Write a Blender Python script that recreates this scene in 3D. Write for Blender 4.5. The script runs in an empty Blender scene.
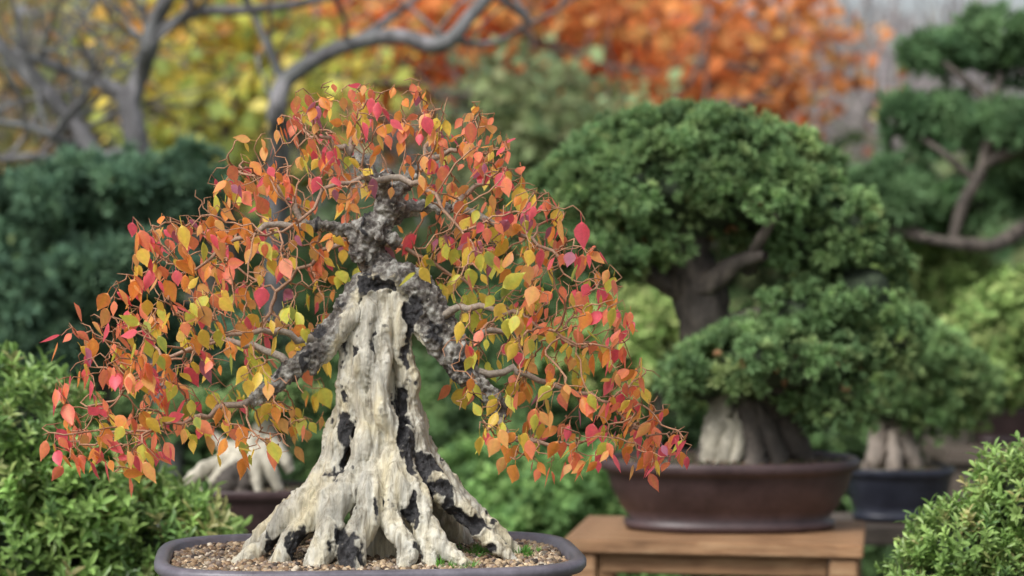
import bpy, bmesh, math, random
import numpy as np
from mathutils import Vector, Matrix, noise
rng = np.random.default_rng(11); random.seed(11)
scene = bpy.context.scene
COL = scene.collection
EYE = 1.23; FPX = 2418.0

def fr(D):
    """plan frame: a vertical section of the garden at distance D, returns metres"""
    u = D / FPX
    f = lambda a, b, dy=0.0: np.array([(a - 512) * u, D + dy, EYE + (230 - b) * u])
    f.u = u
    return f

# ------------------------------------------------------------ materials
def new_mat(name):
    m = bpy.data.materials.new(name); m.use_nodes = True
    nt = m.node_tree; nt.nodes.clear()
    out = nt.nodes.new('ShaderNodeOutputMaterial')
    return m, nt, out
def N(nt, t, **kw):
    n = nt.nodes.new(t)
    for k, v in kw.items():
        if k in n.inputs: n.inputs[k].default_value = v
        else: setattr(n, k, v)
    return n
def ramp(nt, fac, stops):
    r = nt.nodes.new('ShaderNodeValToRGB')
    el = r.color_ramp.elements
    while len(el) < len(stops): el.new(0.5)
    for e, (p, c) in zip(el, stops):
        e.position = p; e.color = (c[0], c[1], c[2], 1)
    nt.links.new(fac, r.inputs['Fac']); return r.outputs['Color']
def noise_tex(nt, scale, detail=4, rough=0.6, mscale=(1, 1, 1), coord='Object', dist=0.0):
    tc = nt.nodes.new('ShaderNodeTexCoord'); mp = nt.nodes.new('ShaderNodeMapping')
    mp.inputs['Scale'].default_value = mscale
    nt.links.new(tc.outputs[coord], mp.inputs['Vector'])
    n = N(nt, 'ShaderNodeTexNoise', Scale=scale, Detail=detail, Roughness=rough, Distortion=dist)
    nt.links.new(mp.outputs[0], n.inputs['Vector']); return n.outputs['Fac']
def mixc(nt, fac, a, b, mode='MIX'):
    m = nt.nodes.new('ShaderNodeMix'); m.data_type = 'RGBA'; m.blend_type = mode
    for s, v in ((m.inputs[0], fac), (m.inputs[6], a), (m.inputs[7], b)):
        if isinstance(v, bpy.types.NodeSocket): nt.links.new(v, s)
        elif isinstance(v, (int, float)): s.default_value = v
        else: s.default_value = (v[0], v[1], v[2], 1)
    return m.outputs[2]
def mathn(nt, op, a, b=0.0, clamp=False):
    m = nt.nodes.new('ShaderNodeMath'); m.operation = op; m.use_clamp = clamp
    for s, v in zip(m.inputs, (a, b)):
        if isinstance(v, bpy.types.NodeSocket): nt.links.new(v, s)
        else: s.default_value = v
    return m.outputs[0]
def principled(nt, out, col, rough=0.6, bump=None, bstr=0.3, bdist=0.01, spec=0.5):
    p = nt.nodes.new('ShaderNodeBsdfPrincipled')
    if isinstance(col, bpy.types.NodeSocket): nt.links.new(col, p.inputs['Base Color'])
    else: p.inputs['Base Color'].default_value = (*col, 1)
    if isinstance(rough, bpy.types.NodeSocket): nt.links.new(rough, p.inputs['Roughness'])
    else: p.inputs['Roughness'].default_value = rough
    p.inputs['Specular IOR Level'].default_value = spec
    if bump is not None:
        b = N(nt, 'ShaderNodeBump', Strength=bstr, Distance=bdist)
        nt.links.new(bump, b.inputs['Height']); nt.links.new(b.outputs[0], p.inputs['Normal'])
    if out is not None: nt.links.new(p.outputs[0], out.inputs['Surface'])
    return p
def foliage_mat(name, trans=0.35, rough=0.5, nscale=300, var=0.25, spec=0.4, cheap=False):
    m, nt, out = new_mat(name)
    a = nt.nodes.new('ShaderNodeAttribute'); a.attribute_name = 'Col'; c = a.outputs['Color']
    if var > 0:
        n = noise_tex(nt, nscale, 2)
        c = mixc(nt, var, c, ramp(nt, n, [(0.3, (0.45, 0.4, 0.4)), (0.7, (1.3, 1.3, 1.2))]), 'MULTIPLY')
    if cheap:
        p = nt.nodes.new('ShaderNodeBsdfDiffuse'); nt.links.new(c, p.inputs['Color'])
    else:
        p = principled(nt, None, c, rough, spec=spec)
    if trans <= 0:
        nt.links.new(p.outputs[0], out.inputs['Surface']); return m
    t = nt.nodes.new('ShaderNodeBsdfTranslucent'); nt.links.new(c, t.inputs['Color'])
    mx = nt.nodes.new('ShaderNodeMixShader'); mx.inputs[0].default_value = trans
    nt.links.new(p.outputs[0], mx.inputs[1]); nt.links.new(t.outputs[0], mx.inputs[2])
    nt.links.new(mx.outputs[0], out.inputs['Surface'])
    return m
def bark_mat(name, c1, c2, c3, scale=60, bstr=0.8, bdist=0.004):
    m, nt, out = new_mat(name)
    n = noise_tex(nt, scale, 5, 0.7, (1, 1, 0.35)); n2 = noise_tex(nt, scale * 0.3, 3, 0.6)
    c = mixc(nt, ramp(nt, n2, [(0.45, (0, 0, 0)), (0.6, (1, 1, 1))]), ramp(nt, n, [(0.3, c1), (0.65, c2)]), c3)
    c = mixc(nt, 0.6, c, ramp(nt, n, [(0.35, (0.4, 0.4, 0.4)), (0.6, (1.1, 1.1, 1.1))]), 'MULTIPLY')
    principled(nt, out, c, 0.85, n, bstr, bdist)
    return m
def ceramic_mat(name, c1, c2, rough=0.35):
    m, nt, out = new_mat(name)
    n = noise_tex(nt, 18, 5, 0.65); n2 = noise_tex(nt, 160, 3)
    c = ramp(nt, n, [(0.3, c1), (0.7, c2)])
    c = mixc(nt, 0.35, c, ramp(nt, n2, [(0.35, (0.6, 0.6, 0.6)), (0.7, (1.3, 1.3, 1.3))]), 'MULTIPLY')
    r = mathn(nt, 'ADD', mathn(nt, 'MULTIPLY', n, 0.35), rough - 0.15)
    principled(nt, out, c, r, n2, 0.12, 0.002)
    return m
def wood_mat(name, c1, c2, c3):
    m, nt, out = new_mat(name)
    n = noise_tex(nt, 14, 6, 0.65, (1, 9, 9), dist=0.6); n2 = noise_tex(nt, 7, 4, 0.6)
    c = ramp(nt, n, [(0.3, c1), (0.5, c2), (0.7, c3)])
    c = mixc(nt, 0.6, c, ramp(nt, n2, [(0.35, (0.5, 0.48, 0.46)), (0.65, (1.15, 1.15, 1.15))]), 'MULTIPLY')
    principled(nt, out, c, 0.6, n, 0.3, 0.003)
    return m

M_LEAF = foliage_mat('autumn_leaf', 0.5, 0.4, 260, 0.2)
M_NEEDLE = foliage_mat('needles', 0.3, 0.6, 120, 0.0, 0.25, True)
M_SHRUB = foliage_mat('shrub_leaf', 0.35, 0.38, 120, 0.0, 0.45)
M_SHRUB2 = foliage_mat('mid_shrub_leaf', 0.35, 0.38, 120, 0.0, 0.45, True)
M_FAR = foliage_mat('distant_leaf', 0.45, 0.8, 12, 0.0, 0.15, True)
M_TWIG = foliage_mat('twig_bark', 0.0, 0.75, 400, 0.6, 0.3)
M_STONE = foliage_mat('gravel_stone', 0.0, 0.7, 500, 0.5, 0.3)
M_PBARK = bark_mat('pine_bark', (0.045, 0.036, 0.03), (0.17, 0.14, 0.115), (0.09, 0.076, 0.064), 50)
M_GBARK = bark_mat('grey_bark', (0.09, 0.085, 0.085), (0.31, 0.30, 0.31), (0.18, 0.185, 0.18), 22, 0.8, 0.02)
M_DEAD = bark_mat('bleached_wood', (0.3, 0.27, 0.2), (0.70, 0.65, 0.53), (0.49, 0.45, 0.35), 50)
M_POTBLUE = ceramic_mat('slate_glaze', (0.09, 0.083, 0.10), (0.20, 0.185, 0.215), 0.34)
M_POTBROWN = ceramic_mat('brown_clay', (0.045, 0.026, 0.027), (0.095, 0.058, 0.058), 0.42)
M_POTDARK = ceramic_mat('navy_glaze', (0.016, 0.018, 0.03), (0.045, 0.05, 0.075), 0.3)
M_WOOD = wood_mat('stained_timber', (0.17, 0.085, 0.04), (0.36, 0.2, 0.1), (0.47, 0.3, 0.165))
M_WOODD = wood_mat('weathered_timber', (0.05, 0.04, 0.032), (0.12, 0.095, 0.075), (0.2, 0.16, 0.13))
def plain(name, c1, c2, scale, rough=0.9, bstr=0.5, bd=0.01):
    m, nt, out = new_mat(name); n = noise_tex(nt, scale, 5, 0.7)
    principled(nt, out, ramp(nt, n, [(0.35, c1), (0.65, c2)]), rough, n, bstr, bd); return m
M_SOIL = plain('soil', (0.02, 0.014, 0.01), (0.09, 0.06, 0.04), 120, bd=0.004)
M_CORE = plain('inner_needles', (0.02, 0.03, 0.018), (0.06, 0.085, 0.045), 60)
M_GROUND = plain('leaf_litter_ground', (0.04, 0.038, 0.02), (0.12, 0.11, 0.055), 3.0, bd=0.02)

# ------------------------------------------------------------ mesh helpers
def link(o, parent=None):
    COL.objects.link(o)
    if parent is not None: o.parent = parent
    return o
def empty(name, loc=(0, 0, 0)):
    e = bpy.data.objects.new(name, None); e.empty_display_size = 0.1; COL.objects.link(e)
    return e
def mesh_np(name, V, F, mat, cols=None, smooth=False, parent=None):
    V = np.asarray(V, np.float32); F = np.asarray(F, np.int32)
    me = bpy.data.meshes.new(name); k = F.shape[1]
    me.vertices.add(len(V)); me.vertices.foreach_set('co', V.ravel())
    me.loops.add(F.size); me.loops.foreach_set('vertex_index', F.ravel())
    me.polygons.add(len(F)); me.polygons.foreach_set('loop_start', np.arange(0, F.size, k, dtype=np.int32))
    me.polygons.foreach_set('use_smooth', np.full(len(F), smooth))
    me.update(calc_edges=True)
    if cols is not None:
        c = np.ones((len(V), 4), np.float32); c[:, :3] = cols
        a = me.attributes.new('Col', 'FLOAT_COLOR', 'POINT'); a.data.foreach_set('color', c.ravel())
    me.materials.append(mat)
    return link(bpy.data.objects.new(name, me), parent)
def scatter(name, bV, bF, M, T, cols, mat, vf=None, vcol=None, smooth=False, parent=None):
    n = len(T); nv = len(bV)
    V = np.einsum('nij,vj->nvi', M, bV) + T[:, None, :]
    F = bF[None] + (np.arange(n) * nv)[:, None, None]
    C = np.repeat(cols[:, None, :], nv, axis=1)
    if vcol is not None: C = C * (1 - vcol[1][None, :, None]) + vcol[0][:, None, :] * vcol[1][None, :, None]
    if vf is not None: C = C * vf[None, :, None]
    return mesh_np(name, V.reshape(-1, 3), F.reshape(-1, bF.shape[1]), mat, np.clip(C.reshape(-1, 3), 0, 0.97), smooth, parent)
def norm(v): return v / (np.linalg.norm(v, axis=-1, keepdims=True) + 1e-9)
def frames(n, s):
    n = norm(n); r = rng.normal(size=n.shape); x = norm(np.cross(r, n)); y = np.cross(n, x)
    return np.stack([x, y, n], axis=2) * np.asarray(s).reshape(-1, 1, 1)
def rnd_dir(n): return norm(rng.normal(size=(n, 3)))
def palette(n, pal, w=None, jit=0.18):
    pal = np.array(pal, float); w = None if w is None else np.array(w) / np.sum(w)
    a = pal[rng.choice(len(pal), n, p=w)]; b = pal[rng.choice(len(pal), n, p=w)]
    t = rng.random((n, 1)) * 0.5
    return (a * (1 - t) + b * t) * (1 + rng.normal(0, jit, (n, 1)))
def smooth_path(P, k=6):
    P = np.array(P, float); Q = np.vstack([2 * P[0] - P[1], P, 2 * P[-1] - P[-2]]); out = []
    for i in range(1, len(Q) - 2):
        for t in np.linspace(0, 1, k, endpoint=False):
            a, b, c, d = Q[i - 1], Q[i], Q[i + 1], Q[i + 2]
            out.append(0.5 * (2 * b + (c - a) * t + (2 * a - 5 * b + 4 * c - d) * t * t + (3 * b - a - 3 * c + d) * t ** 3))
    out.append(P[-1]); return np.array(out)
def tube(P, R, sides=6, wob=0.0):
    P = np.asarray(P, float); n = len(P); T = norm(np.gradient(P, axis=0))
    ref = np.array([0.0, 0, 1]) if abs(T[0][2]) < 0.9 else np.array([1.0, 0, 0])
    u = norm(np.cross(T[0], ref)); V = []
    ang = np.linspace(0, 2 * np.pi, sides, endpoint=False); ca, sa = np.cos(ang)[:, None], np.sin(ang)[:, None]
    for i in range(n):
        u = norm(u - T[i] * np.dot(u, T[i])); v = np.cross(T[i], u)
        r = R[i] * (1 + wob * rng.normal(size=(sides, 1))) if wob else R[i]
        V.append(P[i] + (ca * u + sa * v) * r)
    V = np.vstack(V)
    i = np.arange(n - 1)[:, None] * sides; j = np.arange(sides)[None]; j2 = (j + 1) % sides
    F = np.stack([i + j, i + j2, i + sides + j2, i + sides + j], axis=2).reshape(-1, 4)
    return V, F
def tubes(name, items, mat, sides=6, wob=0.0, parent=None, colf=None):
    Vs, Fs, Cs, o = [], [], [], 0
    for P, R in items:
        V, F = tube(P, R, sides, wob); Vs.append(V); Fs.append(F + o); o += len(V)
        if colf: Cs.append(np.repeat(colf(np.asarray(R)), sides, axis=0))
    return mesh_np(name, np.vstack(Vs), np.vstack(Fs), mat, np.vstack(Cs) if colf else None, True, parent)
def path(ctrl, k=6):
    S = smooth_path(ctrl, k); return S[:, :3], np.maximum(S[:, 3], 1e-4)
def box(name, size, loc, mat, rot=0.0, bev=0.004, parent=None):
    bm = bmesh.new(); bmesh.ops.create_cube(bm, size=1)
    for v in bm.verts: v.co = Vector((v.co.x * size[0], v.co.y * size[1], v.co.z * size[2]))
    bmesh.ops.bevel(bm, geom=bm.edges[:], offset=bev, segments=2, affect='EDGES')
    me = bpy.data.meshes.new(name); bm.to_mesh(me); bm.free(); me.materials.append(mat)
    o = bpy.data.objects.new(name, me); o.location = loc; o.rotation_euler = (0, 0, rot); return link(o, parent)
def sup(w, d, e, t):
    c, s = np.cos(t), np.sin(t)
    return np.sign(c) * np.abs(c) ** (2 / e) * w / 2, np.sign(s) * np.abs(s) ** (2 / e) * d / 2
def pot(name, w, d, prof, e, mat, loc, rot=0.0, parent=None, seg=96):
    V = []; F = []; t = np.linspace(0, 2 * np.pi, seg, endpoint=False)
    for ins, z in prof:
        x, y = sup(w - 2 * ins, d - 2 * ins, e, t); V += list(zip(x, y, np.full(seg, z)))
    for i in range(len(prof) - 1):
        for j in range(seg):
            k = (j + 1) % seg; F.append((i * seg + j, i * seg + k, (i + 1) * seg + k, (i + 1) * seg + j))
    F.append(tuple(range(seg))[::-1]); F.append(tuple((len(prof) - 1) * seg + j for j in range(seg)))
    me = bpy.data.meshes.new(name); me.from_pydata([tuple(map(float, v)) for v in V], [], F)
    for p in me.polygons: p.use_smooth = len(p.vertices) == 4
    me.materials.append(mat); o = bpy.data.objects.new(name, me); o.location = loc; o.rotation_euler = (0, 0, rot)
    return link(o, parent)
def rotz(v, a):
    c, s = math.cos(a), math.sin(a); v = np.asarray(v, float); o = v.copy()
    o[..., 0] = v[..., 0] * c - v[..., 1] * s; o[..., 1] = v[..., 0] * s + v[..., 1] * c; return o
_bm = bmesh.new(); bmesh.ops.create_icosphere(_bm, subdivisions=1, radius=1)
ICO_V = np.array([v.co[:] for v in _bm.verts]); ICO_F = np.array([[v.index for v in f.verts] for f in _bm.faces]); _bm.free()
_bm = bmesh.new(); bmesh.ops.create_icosphere(_bm, subdivisions=4, radius=1)
ICO4_V = np.array([v.co[:] for v in _bm.verts]); ICO4_F = np.array([[v.index for v in f.verts] for f in _bm.faces]); _bm.free()
def gravel(name, w, d, e, loc, rot, n, size, pal, wts, dome, parent):
    P = []
    while len(P) < n:
        x, y = rng.uniform(-w / 2, w / 2), rng.uniform(-d / 2, d / 2)
        q = abs(2 * x / w) ** e + abs(2 * y / d) ** e
        if q < 1: P.append((x, y, dome * (1 - q) + rng.uniform(-0.3, 0.5) * size))
    P = rotz(np.array(P), rot) + np.array(loc)
    s = size * rng.uniform(0.55, 1.25, (n, 1)) * rng.uniform(0.65, 1.15, (n, 3))
    M = frames(rnd_dir(n), np.ones(n)) * s[:, None, :]
    return scatter(name, ICO_V, ICO_F, M, P, palette(n, pal, wts, 0.2), M_STONE, smooth=True, parent=parent)

# ------------------------------------------------------------ foliage bases
def needle_tuft(n, spread=1.1, wid=0.07):
    V, F, vf = [], [], []
    for i in range(n):
        a = 2 * math.pi * i / n * 2.4; p = spread * math.sqrt((i + 0.5) / n)
        d = np.array([math.sin(p) * math.cos(a), math.sin(p) * math.sin(a), math.cos(p)])
        s = np.cross(d, [0.3, 0.5, 0.8]); s /= np.linalg.norm(s)
        l = 0.75 + 0.25 * math.sin(i * 7.3)
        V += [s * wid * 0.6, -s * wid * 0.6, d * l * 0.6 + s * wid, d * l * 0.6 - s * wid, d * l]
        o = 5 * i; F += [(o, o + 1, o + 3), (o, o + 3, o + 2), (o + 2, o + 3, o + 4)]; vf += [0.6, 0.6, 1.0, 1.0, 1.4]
    return np.array(V), np.array(F), np.array(vf)
def sprig(n=10, ll=0.5, wid=0.085):
    """upright shoot: thin stem carrying narrow leaves up its length and a terminal whorl"""
    V = [(-0.02, 0, 0), (0.02, 0, 0), (0.0, 0.01, 1.0)]; F = [(0, 1, 2)]; vf = [0.5, 0.5, 0.8]
    for i in range(n):
        h = 0.25 + 0.75 * (i / (n - 1)) ** 0.7; a = 2.4 * i; el = 0.25 + 0.6 * h + 0.25 * math.sin(i * 3.1)
        d = np.array([math.cos(a) * math.cos(el), math.sin(a) * math.cos(el), math.sin(el)])
        s = norm(np.cross(d, [0, 0, 1.0])); nn = np.cross(s, d); l = ll * (0.8 + 0.2 * math.sin(5 * i)); o = len(V); b = np.array([0, 0, h])
        V += [b, b + d * l * 0.35 + s * wid * .8 + nn * 0.03, b + d * l * 0.5, b + d * l * 0.35 - s * wid * .8 + nn * 0.03,
              b + d * l * 0.7 + s * wid * .8 + nn * 0.01, b + d * l * 0.7 - s * wid * .8 + nn * 0.01, b + d * l - nn * 0.06]
        F += [(o, o + 1, o + 2), (o, o + 2, o + 3), (o + 1, o + 4, o + 2), (o + 2, o + 5, o + 3), (o + 4, o + 6, o + 2), (o + 2, o + 6, o + 5)]
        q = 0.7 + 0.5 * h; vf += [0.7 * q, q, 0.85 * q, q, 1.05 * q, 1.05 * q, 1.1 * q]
    return np.array(V, float), np.array(F), np.array(vf)
def ellipsoid_points(ells, n, lump, lumpamp, lo=0.78, under=-0.35, seed=0.0):
    ells = np.array(ells, float); area = (ells[:, 3] * ells[:, 4] + ells[:, 4] * ells[:, 5] + ells[:, 3] * ells[:, 5])
    k = rng.choice(len(ells), n * 3, p=area / area.sum())
    d = rnd_dir(n * 3); keep = (d[:, 2] > under) | (rng.random(n * 3) < 0.25)
    E = ells[k]; f = rng.uniform(lo, 1.0, (n * 3, 1))
    P0 = E[:, :3] + E[:, 3:] * d
    nz = np.array([noise.noise(Vector(p / lump + seed)) + 0.5 * noise.noise(Vector(p / lump * 2.2 + seed)) for p in P0])[:, None]
    P = E[:, :3] + E[:, 3:] * d * (f + lumpamp * nz)
    for e in ells:
        q = np.sum(((P - e[:3]) / e[3:]) ** 2, axis=1); keep &= ~(q < 0.5)
    P, d, E, nz = P[keep][:n], d[keep][:n], E[keep][:n], nz[keep][:n]
    return P, norm(d / E[:, 3:]), nz[:, 0]
def pads(name, ells, n, size, pal, wts, lump, base, mat, parent, lumpamp=0.22, up=0.5, rand=0.45, core=0.8, under=-0.35, lo=0.78, clump=0.0, per=14):
    if clump:
        C, n0, nz = ellipsoid_points(ells, n // per, lump, lumpamp, lo=lo, under=under, seed=rng.uniform(0, 50))
        cj = rng.normal(0, 0.2, len(C)); cr = clump * rng.uniform(0.6, 1.4, len(C)); cp = palette(len(C), pal, wts)
        q = np.repeat(np.arange(len(C)), per)
        d = norm(n0[q] * 0.55 + np.array([0, 0, 0.3]) + rnd_dir(len(q)))
        P = C[q] + d * cr[q][:, None] * rng.uniform(0.55, 1.0, (len(q), 1)); nr = d; nz = nz[q]
        c = (0.6 * cp[q] + 0.4 * palette(len(q), pal, wts)) * (1 + 0.3 * nz + cj[q])[:, None]
    else:
        P, nr, nz = ellipsoid_points(ells, n, lump, lumpamp, lo=lo, under=under, seed=rng.uniform(0, 50))
        c = palette(len(P), pal, wts) * (1 + 0.35 * nz[:, None])
    dirs = nr + np.array([0, 0, up]) + rng.normal(0, rand, nr.shape)
    V, F, vf = base
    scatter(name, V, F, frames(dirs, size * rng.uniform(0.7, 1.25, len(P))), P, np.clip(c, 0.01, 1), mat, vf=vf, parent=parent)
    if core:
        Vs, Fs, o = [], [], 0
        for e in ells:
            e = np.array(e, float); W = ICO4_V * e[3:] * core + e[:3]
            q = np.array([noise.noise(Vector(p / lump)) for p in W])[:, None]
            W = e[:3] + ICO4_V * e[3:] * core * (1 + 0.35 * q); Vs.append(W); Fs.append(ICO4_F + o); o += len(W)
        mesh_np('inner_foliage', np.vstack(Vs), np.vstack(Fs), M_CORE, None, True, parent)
def ell(f, px, py, rx, rz, dy=0.0, ry=None):
    c = f(px, py, dy); u = f.u
    return (*c, rx * u, (ry if ry else (rx + rz) / 2) * u, rz * u)
DIA_V = np.array([(-0.5, 0, 0), (0, -0.38, 0.08), (0.5, 0, 0), (0, 0.38, 0.08)]); DIA_F = np.array([(0, 1, 2, 3)])
def leaf_cloud(name, f, blobs, n, size, pal, wts=None, depth=1.0, clump=0.16, nclump=60, aspect=1.0, mat=None, parent=None, jit=0.25):
    B = np.array([(*f(b[0], b[1], b[4] if len(b) > 4 else 0), b[2] * f.u, b[3] * f.u) for b in blobs])
    w = B[:, 3] * B[:, 4]; k = rng.choice(len(B), nclump, p=w / w.sum())
    d = rnd_dir(nclump) * rng.random((nclump, 1)) ** 0.4
    C = B[k, :3] + np.stack([d[:, 0] * B[k, 3], d[:, 1] * depth, d[:, 2] * B[k, 4]], 1)
    cc = palette(nclump, pal, wts, jit); q = rng.integers(0, nclump, n)
    P = C[q] + rng.normal(0, clump, (n, 3)) * np.array([1, 1, 0.75])
    cols = cc[q] * (1 + rng.normal(0, 0.2, (n, 1)))
    M = frames(rnd_dir(n) + np.array([0, -0.2, 0.5]), size * rng.uniform(0.6, 1.3, n))
    if aspect != 1.0:
        dirs = norm(rng.normal(0, 0.35, (n, 3)) + np.array([0, 0, 1.0])); fr_ = frames(dirs, size * rng.uniform(0.6, 1.3, n))
        M = np.stack([fr_[:, :, 2] * aspect, fr_[:, :, 0] / aspect * 0.5, fr_[:, :, 1]], axis=2)
    return scatter(name, DIA_V, DIA_F, M, P, cols, mat or M_FAR, parent=parent)
def grow(out, p, d, L, r, depth, up=0.05, spread=0.8):
    n = 5; P = [p.copy()]; q = p.copy(); dd = d.copy()
    for i in range(n):
        dd = norm(dd + rng.normal(0, 0.16, 3) + np.array([0, 0, up])); q = q + dd * L / n; P.append(q.copy())
    R = np.linspace(r, r * 0.55, n + 1); out.append((np.array(P), R))
    if depth <= 0: return
    for k in range(rng.integers(2, 4)):
        i = rng.integers(2, n + 1); nd = norm(dd + rng.normal(0, spread, 3)); grow(out, P[i], nd, L * rng.uniform(0.55, 0.8), R[i] * 0.7, depth - 1, up, spread)

# ============================================================ MAIN BONSAI
BASE = np.array([-0.137, 2.418, 0.905]); mm = 0.001
bonsai = empty('autumn_bonsai_tree')
strands = [
 [(2,4,262,20),(0,2,215,24),(4,4,165,24),(8,4,120,27),(12,4,80,32),(12,4,40,36),(10,4,-5,36)],
 [(0,0,245,24),(2,0,270,19),(4,0,288,16),(-7,2,302,16),(-6,0,318,19),(8,4,334,15),(14,0,350,15),(10,-4,368,10)],
 [(-14,-8,298,10),(-20,-14,306,7)],[(16,-8,312,10),(24,-10,318,7)],[(-12,-8,326,10),(-20,-10,333,7)],[(18,-6,344,10),(27,-8,351,7)],[(2,-12,318,10),(4,-20,324,7)],
 [(-10,-10,262,8),(-19,-12,235,11),(-23,-14,195,12),(-22,-16,155,12),(-30,-20,118,12),(-50,-26,80,13),(-84,-36,42,12),(-118,-42,10,9),(-138,-46,-10,6)],
 [(-24,-2,180,9),(-38,-2,120,10),(-58,-6,76,11),(-92,-8,36,10),(-126,-4,2,6),(-138,0,-10,5)],
 [(-20,-20,150,9),(-34,-30,100,10),(-50,-42,60,13),(-78,-58,22,11),(-96,-66,-8,8)],
 [(-3,-16,264,7),(-8,-23,225,10),(-12,-26,175,10),(-6,-32,135,10),(-14,-40,95,11),(-30,-52,58,13),(-44,-66,24,14),(-56,-78,-8,10)],
 [(2,-24,180,8),(4,-34,130,9),(-4,-44,90,11),(-2,-56,55,13),(-14,-72,22,13),(-18,-86,-12,11)],
 [(6,-16,266,7),(10,-24,225,10),(10,-28,175,10),(20,-34,125,11),(22,-42,85,12),(36,-52,52,11),(62,-62,24,10),(88,-72,4,8),(102,-76,-8,5)],
 [(14,-36,110,8),(18,-48,74,10),(20,-60,44,11),(30,-76,14,9),(34,-84,-8,7)],
 [(26,-30,130,7),(34,-42,95,9),(48,-50,64,9),(50,-62,34,8),(58,-72,10,7),(60,-76,-8,5)],
 [(18,-12,260,9),(27,-14,225,11),(28,-14,175,11),(38,-18,135,11),(52,-24,95,12),(78,-32,58,12),(104,-34,28,9),(128,-36,6,7),(142,-38,-8,5)],
 [(34,-2,160,9),(48,-2,112,10),(72,-4,72,11),(100,0,40,10),(130,4,12,7),(144,4,-8,5)],
 [(40,8,120,9),(66,14,75,11),(96,26,38,9),(126,34,8,6),(136,36,-8,5)],
 [(-18,16,240,12),(-28,25,120,16),(-60,50,50,15),(-100,75,-5,10)],
 [(18,18,240,12),(30,28,120,16),(60,55,50,15),(90,85,-5,10)],
 [(0,20,220,12),(0,38,110,16),(0,75,40,15),(5,110,-5,9)],
 [(2,-2,272,14),(-16,-8,264,15),(-36,-12,240,13),(-56,-18,212,12),(-76,-24,190,10),(-97,-30,170,8.5),(-120,-36,157,7)],
 [(0,-4,276,15),(22,-8,278,15),(46,-10,264,15),(64,-12,238,14),(80,-14,208,13),(98,-16,182,11),(114,-20,160,9),(126,-22,138,6.5)],
 [(40,-16,254,9),(54,-26,222,9),(74,-24,196,8),(92,-24,176,8)],
 [(-16,-18,246,9),(-40,-24,218,9),(-64,-30,188,8)],
 [(10,0,362,10),(-8,-4,382,7),(-26,-8,400,5)], [(12,0,358,9),(34,4,380,6.5),(52,6,396,5)],
 [(-4,4,312,9),(-36,-2,328,6.5),(-66,-8,330,5)], [(12,2,335,9),(44,0,348,6.5),(78,-4,346,5)],
 [(0,10,300,10),(-10,50,315,7),(-20,90,318,5)], [(8,-4,362,8),(14,-35,378,5.5),(20,-64,376,4.5)],
]
bm = bmesh.new()
for si, s in enumerate(strands):
    S = smooth_path(s, 7)
    wv = np.array([1 + 0.22 * noise.noise(Vector(p[:3] * 0.035)) + 0.06 * noise.noise(Vector(p[:3] * 0.12 + si)) for p in S])
    jx = np.array([[noise.noise(Vector((p[2] * 0.028, si * 3.7, 0))), noise.noise(Vector((p[2] * 0.028, si * 3.7, 9))), 0] for p in S]) * 9.0
    R = S[:, 3] * wv; P = S[:, :3] + jx * (1 if si > 6 else 0.4)
    P = np.vstack([P[0] + (P[0] - P[1]) * 0.3, P, P[-1] + (P[-1] - P[-2]) * 0.3]); R = np.concatenate([[0.01], R, [0.01]])
    V, F = tube(P * mm, R * mm, 14)
    vs = [bm.verts.new(v) for v in V]
    for f in F: bm.faces.new([vs[i] for i in f])
    bm.faces.new(vs[:14][::-1]); bm.faces.new(vs[-14:])
bmesh.ops.recalc_face_normals(bm, faces=bm.faces[:])
me = bpy.data.meshes.new('trunk_tmp'); bm.to_mesh(me); bm.free()
tmp = bpy.data.objects.new('trunk_tmp', me); COL.objects.link(tmp)
md = tmp.modifiers.new('r', 'REMESH'); md.mode = 'VOXEL'; md.voxel_size = 0.0016
ms = tmp.modifiers.new('s', 'SMOOTH'); ms.iterations = 4; ms.factor = 0.5
dg = bpy.context.evaluated_depsgraph_get(); ev = tmp.evaluated_get(dg)
tm = bpy.data.meshes.new_from_object(ev)
ms.iterations = 50; dg = bpy.context.evaluated_depsgraph_get(); ev = tmp.evaluated_get(dg); sm = ev.to_mesh()
nv = len(tm.vertices); sc = np.empty(nv * 3, np.float32); sm.vertices.foreach_get('co', sc); sc = sc.reshape(-1, 3).astype(float); ev.to_mesh_clear()
bpy.data.objects.remove(tmp)
co = np.empty(nv * 3, np.float32); tm.vertices.foreach_get('co', co); co = co.reshape(-1, 3).astype(float)
no = np.empty(nv * 3, np.float32); tm.vertices.foreach_get('normal', no); no = no.reshape(-1, 3)
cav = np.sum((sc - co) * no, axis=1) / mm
X = co / mm
chars = [(-30,-28,132,12,22,24),(-26,-22,104,8,16,14),(30,-30,155,9,20,34),(33,-34,118,12,20,22),(31,-24,200,7,18,30),(48,-34,92,15,20,16),
         (68,-36,68,16,20,14),(-66,-52,16,17,28,16),(-20,-84,12,14,24,22),(14,-64,12,11,20,14),(102,-34,34,20,22,11),(4,-60,58,4,18,16),
         (38,-22,240,9,18,16),(62,-14,224,18,20,11),(86,-16,190,15,20,10),(38,-62,50,8,16,16),(84,-44,44,12,16,9),(-45,40,60,20,30,30),(40,45,100,20,30,40),(-52,-18,226,10,16,8),
         (120,-34,14,14,18,8),(-30,-14,200,5,14,26),(0,-20,270,20,14,7),(-88,-44,14,12,14,8)]
ch = np.zeros(nv)
for c in chars:
    dx = (X[:, 0] - c[0]) / c[3]; dy = (X[:, 1] - c[1]) / c[4]; dz = (X[:, 2] - c[2]) / c[5]
    ch = np.maximum(ch, 1.5 - np.sqrt(dx * dx + dy * dy + dz * dz))
bk = np.clip((X[:, 2] - (272 - 2.5 * np.maximum(0, np.abs(X[:, 0] - 4) - 20))) / 34 + 0.4, 0, 1)
bk *= np.clip((X[:, 2] - 120) / 20, 0, 1)
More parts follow.
